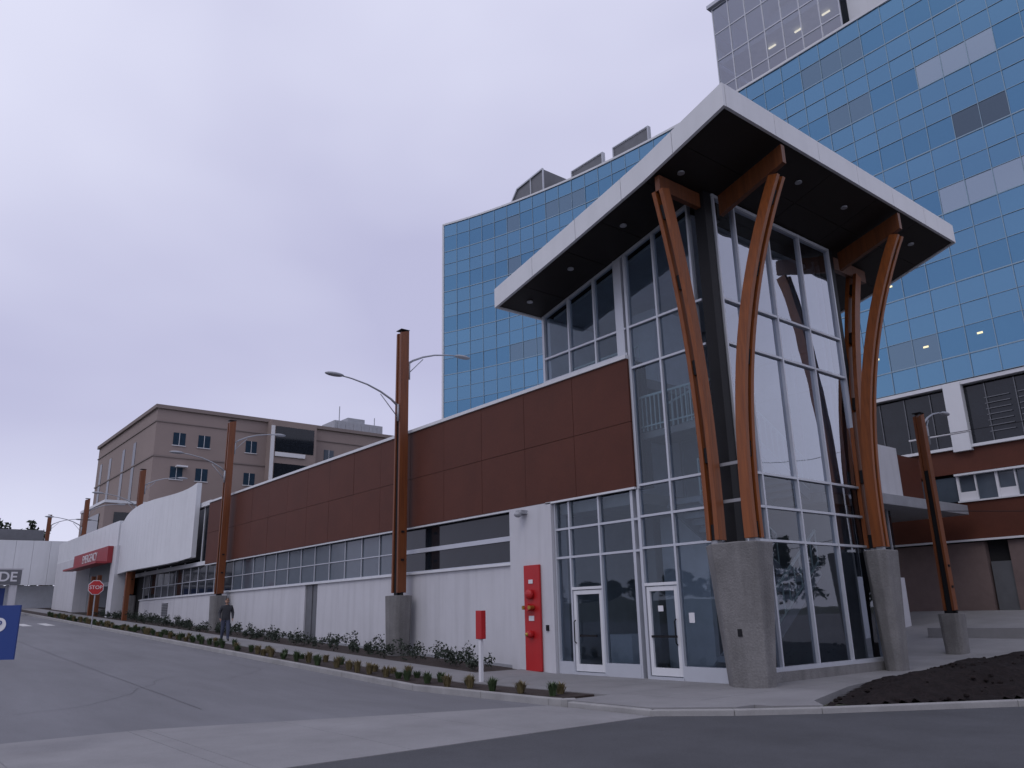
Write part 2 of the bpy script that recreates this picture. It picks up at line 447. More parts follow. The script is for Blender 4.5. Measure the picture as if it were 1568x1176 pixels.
w=MB('sill', M['wpanel'], wing)
w.box(-66.2,-21.06,16.86,17.2,3.422,3.50); w.done()
w=MB('service_door', M['grey'], wing); w.box(-37.09,-36.45,17.02,17.2,0.4,3.42); w.box(-36.43,-35.76,17.06,17.2,0.4,3.42); w.done()
gl=MB('strip_window_dark', M['winD'], wing)
gl.box(-28.6,-21.06,17.12,17.3,3.5,5.24)
gl.box(-66.2,-47.3,17.12,17.3,3.5,5.24); gl.done()
gl=MB('strip_window_spandrel', M['span'], wing)
x=-28.66
while x>-47.2:
    x2=max(x-1.55,-47.28)
    t=random.uniform(-0.006,0.006)
    gl.hexa([(x2+.03,17.10+t,3.5),(x-.03,17.10-t,3.5),(x-.03,17.3,3.5),(x2+.03,17.3,3.5),(x2+.03,17.10+t,5.24),(x-.03,17.10-t,5.24),(x-.03,17.3,5.24),(x2+.03,17.3,5.24)])
    x=x2
gl.done()
mu=MB('strip_window_frames', M['alu'], wing)
mu.box(-28.48,-21.06,17.03,17.11,4.24,4.40); mu.box(-66.2,-28.67,17.06,17.088,4.31,4.35)
mu.box(-66.2,-21.06,17.04,17.11,3.502,3.55)
x=-30.2
while x>-66:
    mu.box(x-.02,x+.02,17.045,17.087,3.55,4.30); mu.box(x-.02,x+.02,17.045,17.087,4.36,5.2); x-=1.55
mu.box(-28.66,-28.5,17.0,17.11,3.55,5.2)
mu.done()
rp=MB('red_cladding', M['red'], wing)
pw=2.42; x=-15.36; 
while x>-51.5:
    x2=x-pw
    for z0,z1 in ((5.26,7.16),(7.175,9.08)):
        rp.box(x2+.008,x-.008,16.84+random.uniform(-.003,.003),16.92,z0,z1)
    x=x2
XR=x
rp.done()
rb=MB('cladding_backing', M['dark'], wing); rb.box(XR,-15.37,16.90,17.3,5.245,9.12)
rb.done()
cp=MB('coping', M['wpanel'], wing); cp.box(XR,-15.36,16.78,17.5,9.08+0.003,9.2); cp.box(-19.2,-15.36,16.8,16.9,5.2,5.258)
cp.box(XR,-21.06,16.86,17.0,5.19,5.255); cp.done()
gl=MB('upper_glazing_end', M['winD'], wing); gl.box(-94,XR-.02,17.1,17.3,5.5,9.0); gl.done()
cp=MB('end_coping', M['wpanel'], wing); cp.box(-94,XR-.02,16.9,17.5,9.0,9.3); cp.box(-94,XR-.02,16.95,17.3,5.25,5.5); 
for k in range(12): cp.box(XR-1.5-k*3.2,XR-1.42-k*3.2,17.04,17.09,5.5,9.0)
cp.done()
vt=MB('louvre_vent', M['grey'], wing)
for k in range(8): vt.box(-60.2,-58.9,16.90,16.94,3.1-k*0.11-.08,3.1-k*0.11)
vt.done()
wl=MB('wall_camera', M['lgrey'], wing); wl.box(-20.4,-20.1,16.55,16.8,5.0,5.12); wl.ell((-20.25,16.52,4.98),(.13,.13,.1)); wl.done()
rf=MB('roof_slab', M['lgrey'], wing); rf.box(-94,-19.3,17.5,29,9.1,9.18); rf.done()
fp=MB('red_hydrant_panel', M['signred'], wing, bevel=0.01); fp.box(-20.25,-19.5,16.70,16.78,0.16,3.35); fp.done()
fp=MB('fire_connection', M['signred'], wing)
fp.tube([(-19.9,16.72,2.05),(-19.9,16.5,2.05)],.11,16); fp.ell((-19.9,16.62,1.25),(.12,.16,.12)); fp.ell((-19.9,16.62,2.45),(.16,.12,.16)); fp.done()
fp=MB('fire_connection_caps', M['brass'], wing)
for dx in (-.12,.12): fp.tube([(-19.9+dx,16.66,2.05),(-19.9+dx*1.3,16.46,2.05)],.06,12)
fp.ell((-19.9,16.48,1.25),(.06,.06,.06)); fp.done()
fp=MB('connection_label', M['signwhite'], wing); fp.box(-20.02,-19.78,16.68,16.699,1.65,1.8); fp.box(-20.0,-19.8,16.68,16.699,2.78,2.9)
fp.done()
fp=MB('card_reader', M['black'], wing); fp.box(-19.3,-19.2,16.75,16.799,1.35,1.52); fp.done()

cw=MB('curved_canopy_wall', M['wpanel'], wing)
pts=[]
for k in range(33):
    s=k/32; X=-53.4-s*16.8
    Y=16.0-1.0*math.sin(s*math.pi*1.0)**1.2+0.5*(1-s)**4
    zt=9.75+0.85*math.exp(-s*9)+0.25*math.sin(s*5); zb=5.55-0.15*math.sin(s*math.pi)+.25*math.exp(-s*8)
    pts.append((X,Y,zb,zt))
for a,b in zip(pts[:-1],pts[1:]):
    gpx=0.012
    cw.hexa([(b[0]+gpx,b[1],b[2]),(a[0],a[1],a[2]),(a[0],a[1]+.3,a[2]),(b[0]+gpx,b[1]+.3,b[2]),(b[0]+gpx,b[1],b[3]),(a[0],a[1],a[3]),(a[0],a[1]+.3,a[3]),(b[0]+gpx,b[1]+.3,b[3])])
x=-70.3
while x>-94:
    cw.box(x-1.5,x-.02,15.9,16.2,7.75,9.8); x-=1.52
cw.done()
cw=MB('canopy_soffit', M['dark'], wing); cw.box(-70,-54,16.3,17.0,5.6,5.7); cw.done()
em=MB('portal_frame', M['white'], wing)
em.box(-70.4,-68.9,15.6,16.9,g(-70)-.3,7.72); em.box(-70.42,-83,15.62,16.0,7.0,7.74); em.box(-84.5,-83.02,15.6,16.9,2.2,7.74)
em.box(-94,-84.6,15.8,16.2,2.5,7.74)
em.done()
em=MB('emergency_sign', M['emred'], wing); em.box(-82.6,-70.0,15.2,15.58,6.45,7.75); em.box(-82.6,-70.0,14.4,15.19,6.4,6.55); em.done()
text('emergency_lettering','EMERGENCY',.95,M['signwhite'],wing,(-76.2,15.17,7.15),(1,0,0))
em=MB('portal_interior', M['inner'], wing); em.box(-83,-70.42,16.7,16.95,2,7); em.done()
em=MB('portal_doors', M['winD'], wing); em.box(-80,-72,16.6,16.68,2.4,5.2); em.done()
tp=MB('timber_posts', M['wood2'], wing)
for xx in (-63.5,-72.5,-74.6): tp.box(xx-.15,xx+.15,15.2,15.5,g(xx),5.6)
tp.done()

# ---------------------------------------------------------------- ENTRANCE PAVILION
pav=root('entrance_pavilion')
XE=-12.2; YB=23.6; XW=-19.2
def zs(x):
    P=[(-19.35,11.55),(-16,12.3),(-12.7,13.08),(-9.9,13.92)]
    for (a,za),(b,zb) in zip(P[:-1],P[1:]):
        if x<=b or b==-9.9: return za+(zb-za)*(x-a)/(b-a)
rx=[-19.35,-18,-16,-14.5,-12.7,-11.3,-9.9]
CY0,CY1=15.0,28.0
def roofstrip(name,mat,x0s,ya,yb,lo,hi):
    m=MB(name,mat,pav)
    for a,b in zip(x0s[:-1],x0s[1:]):
        m.hexa([(a,ya,zs(a)+lo),(b,ya,zs(b)+lo),(b,yb,zs(b)+lo),(a,yb,zs(a)+lo),(a,ya,zs(a)+hi),(b,ya,zs(b)+hi),(b,yb,zs(b)+hi),(a,yb,zs(a)+hi)])
    return m
so=MB('soffit',M['soffit'],pav)
ny=5
for a,b in zip(rx[:-1],rx[1:]):
    for j in range(ny):
        y0=CY0+.12+j*(CY1-CY0-.24)/ny; y1=CY0+.12+(j+1)*(CY1-CY0-.24)/ny
        A=a+.008 if a>-19.3 else a+.1; B=b-.008 if b<-9.95 else b-.1
        so.hexa([(A,y0+.008,zs(A)+.03),(B,y0+.008,zs(B)+.03),(B,y1-.008,zs(B)+.03),(A,y1-.008,zs(A)+.03),(A,y0+.008,zs(A)+.06),(B,y0+.008,zs(B)+.06),(B,y1-.008,zs(B)+.06),(A,y1-.008,zs(A)+.06)])
so.done()
rxi=[-19.24]+rx[1:-1]+[-10.0]
m=roofstrip('roof_deck',M['dark'],rxi,CY0+.11,CY1-.11,.07,.6); m.done()
fa=MB('white_fascia',M['wpanel'],pav)
FH=0.66
sg=[-19.35,-17.4,-15.4,-13.5,-11.6,-9.9]
for a,b in zip(sg[:-1],sg[1:]):
    for ya,yb in ((CY0,CY0+.1),(CY1-.1,CY1)):
        A=a+.008; B=b-.008
        ks=[A]+[k for k in rx if A<k<B]+[B]
        for p,q in zip(ks[:-1],ks[1:]):
            fa.hexa([(p,ya,zs(p)),(q,ya,zs(q)),(q,yb,zs(q)),(p,yb,zs(p)),(p,ya,zs(p)+FH),(q,ya,zs(q)+FH),(q,yb,zs(q)+FH),(p,yb,zs(p)+FH)])
for j in range(6):
    y0=CY0+.104+j*(CY1-CY0-.208)/6; y1=CY0+.104+(j+1)*(CY1-CY0-.208)/6
    fa.box(-9.99,-9.9,y0+.008,y1-.008,zs(-9.9),zs(-9.9)+FH)
    fa.box(-19.35,-19.26,y0+.008,y1-.008,zs(-19.35),zs(-19.35)+FH)
fa.done()
m=roofstrip('roof_membrane',M['lgrey'],[-19.3]+rx[1:-1]+[-9.95],CY0+.05,CY1-.05,FH+.003,FH+.04); m.done()
dl=MB('soffit_downlight',M['lgrey'],pav)
for (xx,yy) in ((-18.6,15.9),(-16.6,15.9),(-14.3,15.9),(-12.0,15.8),(-10.7,19.5),(-10.7,22),(-10.7,26.3),(-12.5,26),(-14.8,26),(-16.4,18.6)):
    z=zs(xx)+.02; dl.tube([(xx,yy,z-.03),(xx,yy,z+.01)],.10,14)
dl.done()

fr=MB('front_mullions',M['alu'],pav)
HW=0.032
def vert(x,z0,z1,w=HW,y=YF): fr.box(x-w,x+w,y-.09,y+.07,z0,z1)
def horiz(x0,x1,z,w=HW,y=YF): fr.box(x0,x1,y-.085,y+.065,z-w,z+w)
G0=.13
for xx in (-18.9,-18.25,-16.95): vert(xx,G0,5.19)
vert(-15.6,G0,5.19,.05); vert(-15.35,G0,5.19,.05)
for z in (3.5,4.37): horiz(-18.9,-15.4,z)
vert(-15.33+.02,5.2,zs(-15.3),.045); vert(-14.15,G0,zs(-14.15)); vert(-12.8,G0,zs(-12.8))
for z in (3.55,4.42,5.3,8.78,10.06): horiz(-15.3,-12.55,z)
for xx,w_ in ((-19.15,.05),(-17.9,.032),(-16.7,.032)): vert(xx,9.2,zs(xx),w_)
vert(-15.62,9.2,zs(-15.62),.16)
horiz(-19.2,-15.4,10.06); horiz(-19.2,-15.4,9.25,.05)
for a,b in ((-19.2,-16),(-16,-12.75)):
    fr.hexa([(a,16.92,zs(a)-.06),(b,16.92,zs(b)-.06),(b,17.06,zs(b)-.06),(a,17.06,zs(a)-.06),(a,16.92,zs(a)+.02),(b,16.92,zs(b)+.02),(b,17.06,zs(b)+.02),(a,17.06,zs(a)+.02)])
fr.box(-18.9,-18.25,16.9,17.06,G0,.48); fr.box(-16.95,-15.62,16.9,17.06,G0,.48); fr.box(-14.15,-12.55,16.9,17.06,G0,.48)
fr.box(-18.25,-16.95,16.88,17.06,.12,.2); fr.box(-15.33,-14.15,16.88,17.06,.12,.2)
fr.done()
dr=MB('entry_doors',M['wpanel'],pav,bevel=0.006)
for (a,b) in ((-18.2,-17.0),(-15.27,-14.2)):
    y0,y1=16.93,17.0
    dr.box(a,a+.11,y0,y1,.22,2.5); dr.box(b-.11,b,y0,y1,.22,2.5); dr.box(a+.11,b-.11,y0,y1,2.38,2.5); dr.box(a+.11,b-.11,y0,y1,.22,.42)
    dr.box(a-.04,b+.04,y0-.03,y1,2.52,2.6)
dr.done()
dh=MB('door_handles',M['black'],pav)
for xx in (-18.12,-14.28):
    dh.tube([(xx,16.9,1.0),(xx,16.84,1.05),(xx,16.84,1.6),(xx,16.9,1.65)],.018,8)
dh.box(-17.95,-17.25,16.88,16.93,1.18,1.24); dh.box(-15.15,-14.3,16.88,16.93,1.18,1.24)
dh.done()
nt_=MB('door_notices',M['signwhite'],pav); nt_.box(-14.93,-14.75,16.97,16.975,1.85,2.0); nt_.box(-13.9,-13.72,16.97,16.975,1.55,1.8); nt_.done()
gf=MB('front_glass',M['glassF'],pav)
def pane(x0,x1,z0,z1,y=YF):
    d=random.uniform(-.006,.006)
    gf.face([(x0,y+d,z0),(x1,y-d,z0),(x1,y-d,z1),(x0,y+d,z1)])
for a,b in ((-18.9,-18.25),(-18.25,-16.95),(-16.95,-15.6)):
    for z0,z1 in ((.2,3.5),(3.5,4.37),(4.37,5.19)): pane(a,b,z0,z1)
for a,b in ((-15.3,-14.15),(-14.15,-12.75)):
    for z0,z1 in ((.2,3.55),(3.55,4.42),(4.42,5.3),(5.3,8.78),(8.78,10.06)): pane(a,b,z0,z1)
    gf.face([(a,YF,10.06),(b,YF,10.06),(b,YF,zs(b)),(a,YF,zs(a))])
for a,b in ((-19.1,-17.9),(-17.9,-16.7),(-16.7,-15.7)):
    pane(a,b,9.25,10.06); gf.face([(a,YF,10.06),(b,YF,10.06),(b,YF,zs(b)),(a,YF,zs(a))])
gf.done()
bk=MB('corner_strip',M['black'],pav)
def cstrip(ya,yb,xa=-12.52):
    bk.hexa([(xa,ya,G0),(-12.16,ya,G0),(-12.16,yb,G0),(xa,yb,G0),(xa,ya,zs(xa)),(-12.16,ya,zs(-12.16)),(-12.16,yb,zs(-12.16)),(xa,yb,zs(xa))])
cstrip(16.93,17.25); cstrip(23.4,23.7)
bk.done()
ef=MB('end_mullions',M['alu'],pav)
ysE=[17.32,18.25,19.9,21.6,23.36]
for yy in ysE: ef.box(XE-.07,XE+.09,yy-HW,yy+HW,.45,zs(XE))
for z in (3.55,4.42,5.3,8.78,10.06): 
    ef.box(XE-.065,XE+.085,17.3,23.4,z-HW,z+HW)
ef.box(XE-.08,XE+.1,17.26,23.4,.36,.46)
ef.box(XE-.08,XE+.08,17.26,23.4,zs(XE)-.1,zs(XE))
ef.done()
bc=MB('base_curb',M['conc'],pav); bc.box(XE-.15,XE+.2,17.4,23.4,0,.36); bc.done()
ge=MB('end_glass',[M['glassE'],M['glassL']],pav)
zz=[.45,3.55,4.42,5.3,8.78,10.06,zs(XE)]
for a,b in zip(ysE[:-1],ysE[1:]):
    for k,(z0,z1) in enumerate(zip(zz[:-1],zz[1:])):
        d=random.uniform(-.008,.008); e=random.uniform(-.01,.01)
        ge.face([(XE+d,a,z0),(XE-d,b,z0),(XE-d+e,b,z1),(XE+d+e,a,z1)], 1 if k<3 else 0)
ge.done()
rm=MB('rear_mullions',M['alu'],pav)
for xx in (-19,-17.3,-15.6,-14,-12.8): rm.box(xx-HW,xx+HW,YB-.08,YB-.01,5.2,zs(xx))
for z in (5.3,8.78,10.06): rm.box(XW,XE-.6,YB-.07,YB-.01,z-HW,z+HW)
rm.done()
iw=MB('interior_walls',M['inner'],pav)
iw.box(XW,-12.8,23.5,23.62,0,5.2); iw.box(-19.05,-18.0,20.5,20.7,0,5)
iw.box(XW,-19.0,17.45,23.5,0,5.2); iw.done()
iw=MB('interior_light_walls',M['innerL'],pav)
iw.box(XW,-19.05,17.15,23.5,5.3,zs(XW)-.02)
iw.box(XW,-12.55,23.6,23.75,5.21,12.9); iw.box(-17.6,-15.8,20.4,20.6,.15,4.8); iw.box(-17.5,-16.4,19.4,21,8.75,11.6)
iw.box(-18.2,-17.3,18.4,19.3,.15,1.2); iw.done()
ic=MB('interior_ceiling',M['innerL'],pav)
for a,b in ((-19,-16),(-16,-13)): ic.hexa([(a,17.3,zs(a)-.12),(b,17.3,zs(b)-.12),(b,23.4,zs(b)-.12),(a,23.4,zs(a)-.12),(a,17.3,zs(a)-.02),(b,17.3,zs(b)-.02),(b,23.4,zs(b)-.02),(a,23.4,zs(a)-.02)])
ic.done()
fl=MB('floor_slabs',M['floor'],pav)
fl.box(-19.0,XE-.1,17.1,23.4,.05,.14); fl.box(-19.0,-15.6,17.2,23.4,4.85,5.15); fl.box(-19.0,-15.6,17.75,23.4,8.4,8.7)
fl.box(-15.6,-12.6,21.9,23.4,4.85,5.15); fl.box(-15.6,-12.6,17.4,18.6,6.7,6.9)
fl.done()
sr=MB('interior_stairs',M['lgrey'],pav)
def flight(x0,x1,ya,yb,za,zb,n=11):
    for k in range(n):
        y0=ya+(yb-ya)*k/n; y1=ya+(yb-ya)*(k+1)/n; z=za+(zb-za)*(k+1)/n
        sr.box(x0,x1,y0,y1,z-.16,z)
    for xx in (x0,x1): sr.beam((xx,ya,za-.05),(xx,yb,zb-.1),.06,.3)
flight(-14.2,-13.0,18.0,21.9,.15,3.0); flight(-15.5,-14.3,21.9,18.4,3.0,5.0); 
flight(-14.2,-13.0,21.9,18.6,5.1,6.85); flight(-15.5,-14.3,18.6,21.9,6.9,8.6)
sr.done()
rl=MB('stair_railings',M['rail'],pav)
def railing(a,b,h=1.05,n=12):
    a=Vector(a);b=Vector(b)
    rl.beam(a+Vector((0,0,h)),b+Vector((0,0,h)),.06,.06); rl.beam(a+Vector((0,0,.15)),b+Vector((0,0,.15)),.04,.04)
    for k in range(n+1):
        p=a+(b-a)*k/n; rl.beam(p,p+Vector((0,0,h)),.03,.03)
railing((-13.0,18,.15),(-13.0,21.9,3.0)); railing((-14.3,21.9,3.0),(-14.3,18.4,5.0)); railing((-13.0,21.9,5.1),(-13,18.6,6.85)); railing((-15.5,18.6,6.9),(-15.5,21.9,8.6))
railing((-15.5,17.35,6.9),(-12.9,17.35,6.9),n=16); railing((-18.9,17.8,8.7),(-15.7,17.8,8.7),n=20); railing((-12.6,17.4,6.9),(-12.6,18.6,6.9),n=6)
rl.done()
pr=MB('concrete_piers',M['conc'],pav,bevel=0.03)
def tprism(bot,top,z0,z1):
    n=len(bot); i=len(pr.v); pr.v+=[(x,y,z0) for x,y in bot]+[(x,y,z1) for x,y in top]
    pr.f.append(tuple(i+n-1-k for k in range(n))); pr.f.append(tuple(i+n+k for k in range(n))); pr.mi+=[0,0]
    for k in range(n): pr.f.append((i+k,i+(k+1)%n,i+n+(k+1)%n,i+n+k)); pr.mi.append(0)
tprism([(-12.55,16.6),(-12.15,16.25),(-11.65,16.25),(-11.42,16.5),(-11.42,16.85),(-12.0,17.05),(-12.55,17.05)],
       [(-12.85,16.55),(-12.3,16.05),(-11.5,16.05),(-11.2,16.35),(-11.2,17.0),(-12.0,17.2),(-12.85,17.15)],0,3.4)
tprism([(-11.95,22.9),(-11.75,22.7),(-11.55,22.7),(-11.42,22.85),(-11.42,23.2),(-11.7,23.4),(-11.95,23.35)],
       [(-12.0,22.65),(-11.8,22.4),(-11.45,22.4),(-11.28,22.6),(-11.28,23.3),(-11.6,23.55),(-12.0,23.5)],0,3.4)
pr.done()
pb=MB('pier_details',M['black'],pav); pb.box(-11.85,-11.73,16.16,16.2,1.25,1.42); pb.done()
gc=MB('glulam_columns',M['wood'],pav); gk=MB('column_spacers',M['black'],pav)
def ccol(base,top,d,bul=2.4,pair=.125,wid=.12,bow=.03):
    n=24; P=[]
    d=Vector(d)
    for k in range(n+1):
        s=k/n; e=s**bul
        q=-bow*math.sin(math.pi*min(1,s*1.15))
        x=base[0]+(top[0]-base[0])*e; y=base[1]+(top[1]-base[1])*e; z=base[2]+(top[2]-base[2])*s
        P.append(Vector((x+d.x*q,y+d.y*q,z)))
    side=Vector((-d.y,d.x,0)); dep=0.15
    def seg(mb,o,w,dp,k0,k1):
        for k in range(k0,k1):
            q=[]
            for kk in (k,k+1):
                c=P[kk]; t=(P[min(kk+1,n)]-P[max(kk-1,0)]).normalized(); nn=(d-t*d.dot(t)).normalized()
                s0=side*(o-w/2); s1=side*(o+w/2)
                q+=[c+s0-nn*dp,c+s1-nn*dp,c+s1+nn*dp,c+s0+nn*dp]
            mb.hexa(q)
    for sgn in (-1,1): seg(gc,sgn*pair,wid,dep,0,n)
    for k in (0,5,11,17,22): seg(gk,0,pair*2-wid-.004,dep*.7,k,k+1)
    return P
cA=ccol((-12.4,16.42,3.5),(-12.35,15.3,12.75),(0,-1,0)); cB=ccol((-11.5,16.7,3.5),(-10.25,17.6,13.0),(1,0,0))
cC=ccol((-11.6,23.0,3.5),(-10.15,24.0,13.1),(1,0,0)); cD=ccol((-12.0,23.3,3.5),(-12.3,25.2,12.75),(0,1,0))
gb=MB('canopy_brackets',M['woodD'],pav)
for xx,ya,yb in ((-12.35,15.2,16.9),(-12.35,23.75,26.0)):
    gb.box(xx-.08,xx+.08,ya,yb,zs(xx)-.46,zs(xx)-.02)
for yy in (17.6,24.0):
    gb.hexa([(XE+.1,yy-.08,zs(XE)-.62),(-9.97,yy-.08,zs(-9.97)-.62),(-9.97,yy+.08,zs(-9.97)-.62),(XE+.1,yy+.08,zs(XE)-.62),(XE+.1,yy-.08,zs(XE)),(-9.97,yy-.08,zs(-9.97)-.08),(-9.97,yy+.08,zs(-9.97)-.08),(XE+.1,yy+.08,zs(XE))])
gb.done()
gc.done(); gk.done()
sh=MB('column_shoes',M['lgrey'],pav)
for (xx,yy) in ((-12.4,16.42),(-11.5,16.7),(-11.6,22.95),(-11.95,23.3)): sh.box(xx-.09,xx+.09,yy-.09,yy+.09,3.39,3.62)
sh.box(-12.3,-11.6,16.7,16.76,4.42,4.5); sh.box(-12.3,-11.6,16.7,16.76,5.35,5.43)
sh.done()

# ---------------------------------------------------------------- STREET LAMP POSTS
def lamp_post(x,y,zt,zp,sc=1.0,arms=((-1,.75),(1,.92)),armdir=(0,1)):
    r=root('street_lamp',(x,y,g(x,y)))
    H0=zt-g(x,y); P0=zp-g(x,y)
    p=MB('concrete_base',M['conc'],r,bevel=.02)
    n=16; b=[];t=[]
    for k in range(n):
        a=2*math.pi*k/n
        cxx=math.copysign(abs(math.cos(a))**.6,math.cos(a)); cyy=math.copysign(abs(math.sin(a))**.6,math.sin(a))
        b.append((cxx*.42*sc,cyy*.36*sc)); t.append((cxx*.52*sc,cyy*.42*sc))
    p.v+=[(a,c,-.3) for a,c in b]+[(a,c,P0) for a,c in t]
    p.f.append(tuple(range(n-1,-1,-1))); p.f.append(tuple(n+k for k in range(n))); p.mi+=[0,0]
    for k in range(n): p.f.append((k,(k+1)%n,n+(k+1)%n,n+k)); p.mi.append(0)
    p.done()
    q=MB('timber_members',M['wood2'],r); w_=.05*sc
    for s in (-1,1):
        q.hexa([(s*.19*sc-w_,-.19*sc,P0+.1),(s*.19*sc+w_,-.19*sc,P0+.1),(s*.19*sc+w_,.19*sc,P0+.1),(s*.19*sc-w_,.19*sc,P0+.1),
                (s*.14*sc-w_,-.19*sc,H0-.12),(s*.14*sc+w_,-.19*sc,H0-.12),(s*.14*sc+w_,.19*sc,H0+.0),(s*.14*sc-w_,.19*sc,H0+.0)])
    q.box(-.085*sc,.085*sc,-.15*sc,.15*sc,P0+(H0-P0)*.70,H0-.15)
    q.done()
    d=MB('steel_core',M['black'],r); d.box(-.12*sc,.12*sc,-.13*sc,.13*sc,P0-.05,P0+(H0-P0)*.70)
    d.box(-.27*sc,.27*sc,-.05,.05,P0-.02,P0+.12); d.box(-.21*sc,.21*sc,-.20*sc,.20*sc,H0+.003,H0+.03)
    for zz_ in (.12,.22): d.box(-.27*sc,.27*sc,-.06,.06,P0+(H0-P0)*zz_,P0+(H0-P0)*zz_+.08)
    d.done()
    c=MB('cobra_arms',M['lgrey'],r,smooth=True)
    ax,ay=armdir
    for s,h in arms:
        z0=P0+(H0-P0)*(h-.06)
        pts=[(ax*s*L*sc,ay*s*L*sc,z0+dz) for L,dz in ((.1,0),(.5,.3),(1.0,.55),(1.6,.75),(2.3,.88),(2.7,.92))]
        c.tube(pts,[.05,.045,.04,.035,.03,.03],8)
        c.tube([(ax*s*.1,ay*s*.1,z0-.5),(ax*s*1.0*sc,ay*s*1.0*sc,z0+.45)],.02,6)
        ex=(ax*s*3.05*sc,ay*s*3.05*sc,z0+.93)
        c.ell(ex,((.15+abs(ax)*.26)*sc,(.15+abs(ay)*.26)*sc,.085),16,8)
        c.tube([(0.13,ay*s*.25,z0-.6),(0.13,ay*s*.25,z0+.1)],.05,6)
    c.done()
    return r
for X,zt in ((-27.4,13.4),(-47.3,13.5),(-66.7,13.45),(-86,13.5),(-105.5,14.0)):
    lamp_post(X,16.35,zt,2.64+max(0,(-27.4-X))*.03)
lamp_post(-13.35,30.8,8.9,1.55,.8,arms=((1,.98),))
lamp_post(-9.0,39.5,9.2,2.1,.8,arms=((1,.9),))

# ---------------------------------------------------------------- BLUE GLASS TOWER
tw=root('glass_tower')
ctrl=[(-62,36.8),(-58,39.0),(-53,40.9),(-47.2,42.5),(-42,43.5),(-36,44.2),(-31,44.5),(-27,44.6),(-17,44.5),(-10,44.45),(-5,44.4)]
def arc():
    pts=[]
    P=[Vector(c) for c in ctrl]
    for i in range(1,len(P)-2):
        for k in range(24):
            t=k/24; a,b,c,d=P[i-1],P[i],P[i+1],P[i+2]
            pts.append(0.5*((2*b)+(c-a)*t+(2*a-5*b+4*c-d)*t*t+(-a+3*b-3*c+d)*t**3))
    pts.append(P[-2]); pts.append(P[-1]); return pts
ap_=arc(); res=[ap_[0]]; step=1.42; acc=0
for a,b in zip(ap_[:-1],ap_[1:]):
    L=(b-a).length; pos=0
    while acc+L-pos>=step:
        pos+=step-acc; res.append(a+(b-a)*(pos/L)); acc=0
    acc+=L-pos
ZB,ZTW=13.4,38.0
nf=6; fh=(ZTW-ZB)/nf
levels=[ZB]
for k in range(nf):
    levels += [ZB+k*fh+1.30, ZB+k*fh+2.85, ZB+(k+1)*fh] 
me_v=[];me_f=[];tint=[]
mul=MB('tower_mullions',M['talu'],tw)
lit=MB('tower_lights',M['lamp'],tw)
rng=random.Random(3)
BLIND=[(4,-16,-11.5),(2,-16,-8.2)]
VENT=[(5,-22.8,-19.6),(4,-22.2,-19.2),(3,-15,-11.6),(5,-47.2,-43.4),(5,-51.4,-50),(4,-51.4,-50),(2,-51,-47.8),(0,-20,-17)]
for i in range(len(res)-1):
    a=res[i]; b=res[i+1]; t=(b-a).normalized(); n=Vector((t.y,-t.x))
    for j in range(len(levels)-1):
        z0,z1=levels[j],levels[j+1]
        d1=rng.uniform(-.007,.007); d2=rng.uniform(-.007,.007)
        k=len(me_v)
        me_v += [(a.x+n.x*d1,a.y+n.y*d1,z0),(b.x-n.x*d1,b.y-n.y*d1,z0),(b.x+n.x*(d2-d1),b.y+n.y*(d2-d1),z1),(a.x+n.x*(d1+d2),a.y+n.y*(d1+d2),z1)]
        me_f.append((k,k+1,k+2,k+3))
        base=rng.uniform(.97,1.03); c=[base,base,base]
        floor=j//3; sub=j%3
        if sub==1: c=[base*.82,base*.89,base*.93]
        X=(a.x+b.x)/2
        if sub==1:
            if any(f_==floor and q0<X<q1 for f_,q0,q1 in BLIND): c=[2.3,1.4,1.1]
            if any(f_==floor and q0<X<q1 for f_,q0,q1 in VENT): c=[.75,.5,.42] if floor==3 else [1.1,.82,.72]
        tint.append(c)
        if sub==1 and X>-25 and floor in (0,1) and rng.random()<0.22:
            m_=(a+b)/2+n*.03; lit.box(m_.x-.14,m_.x+.14,m_.y-.01,m_.y+.01,z0+.9,z0+1.0)
    mul.prism([tuple(a-t*.016),tuple(a+t*.016),tuple(a+t*.016+n*.05),tuple(a-t*.016+n*.05)],ZB,ZTW)
    for q,z in enumerate(levels[:-1]):
        hh=.035 if q%3==1 else .014
        mul.prism([tuple(a+t*.02),tuple(b-t*.02),tuple(b-t*.02+n*.04),tuple(a+t*.02+n*.04)],z-hh,z+hh)
mul.done(); lit.done()
me=bpy.data.meshes.new('tower_glass'); me.from_pydata(me_v,[],me_f); me.materials.append(M['tg'])
at=me.color_attributes.new('tint','FLOAT_COLOR','CORNER')
for fi,c in enumerate(tint):
    for q in range(4): at.data[fi*4+q].color=(*c,1)
o=bpy.data.objects.new('tower_glass',me); COL.objects.link(o); o.parent=tw
body=MB('tower_body',M['dark'],tw)
inner=[(p.x+0.0,p.y+.35) for p in res[::3]]
xe_=res[-1].x
inner=[q for q in inner if q[0]<xe_-.5]+[(xe_-.05,res[-1].y+.35)]
body.prism([(res[0].x+.4,res[0].y+.5)]+inner[1:]+[(xe_-.05,75),(-62,75)],ZB-.1,ZTW-.05); body.done()
pf=MB('tower_parapet',M['wpanel'],tw)
for a,b in zip(res[:-1],res[1:]):
    t=(b-a).normalized(); n=Vector((t.y,-t.x))
    pf.prism([tuple(a),tuple(b),tuple(b+n*.1),tuple(a+n*.1)],ZTW,ZTW+.18)
a=res[0]; pf.box(a.x-.22,a.x+.02,a.y-.1,a.y+.4,ZB,ZTW+.18)
pf.done()
sd=MB('tower_side',M['span'],tw); sd.face([(res[0].x-.1,res[0].y+.4,ZB),(res[0].x-4,75,ZB),(res[0].x-4,75,ZTW),(res[0].x-.1,res[0].y+.4,ZTW)])
sd.face([(xe_,res[-1].y,ZB),(xe_,75,ZB),(xe_,75,ZTW),(xe_,res[-1].y,ZTW)]); sd.done()
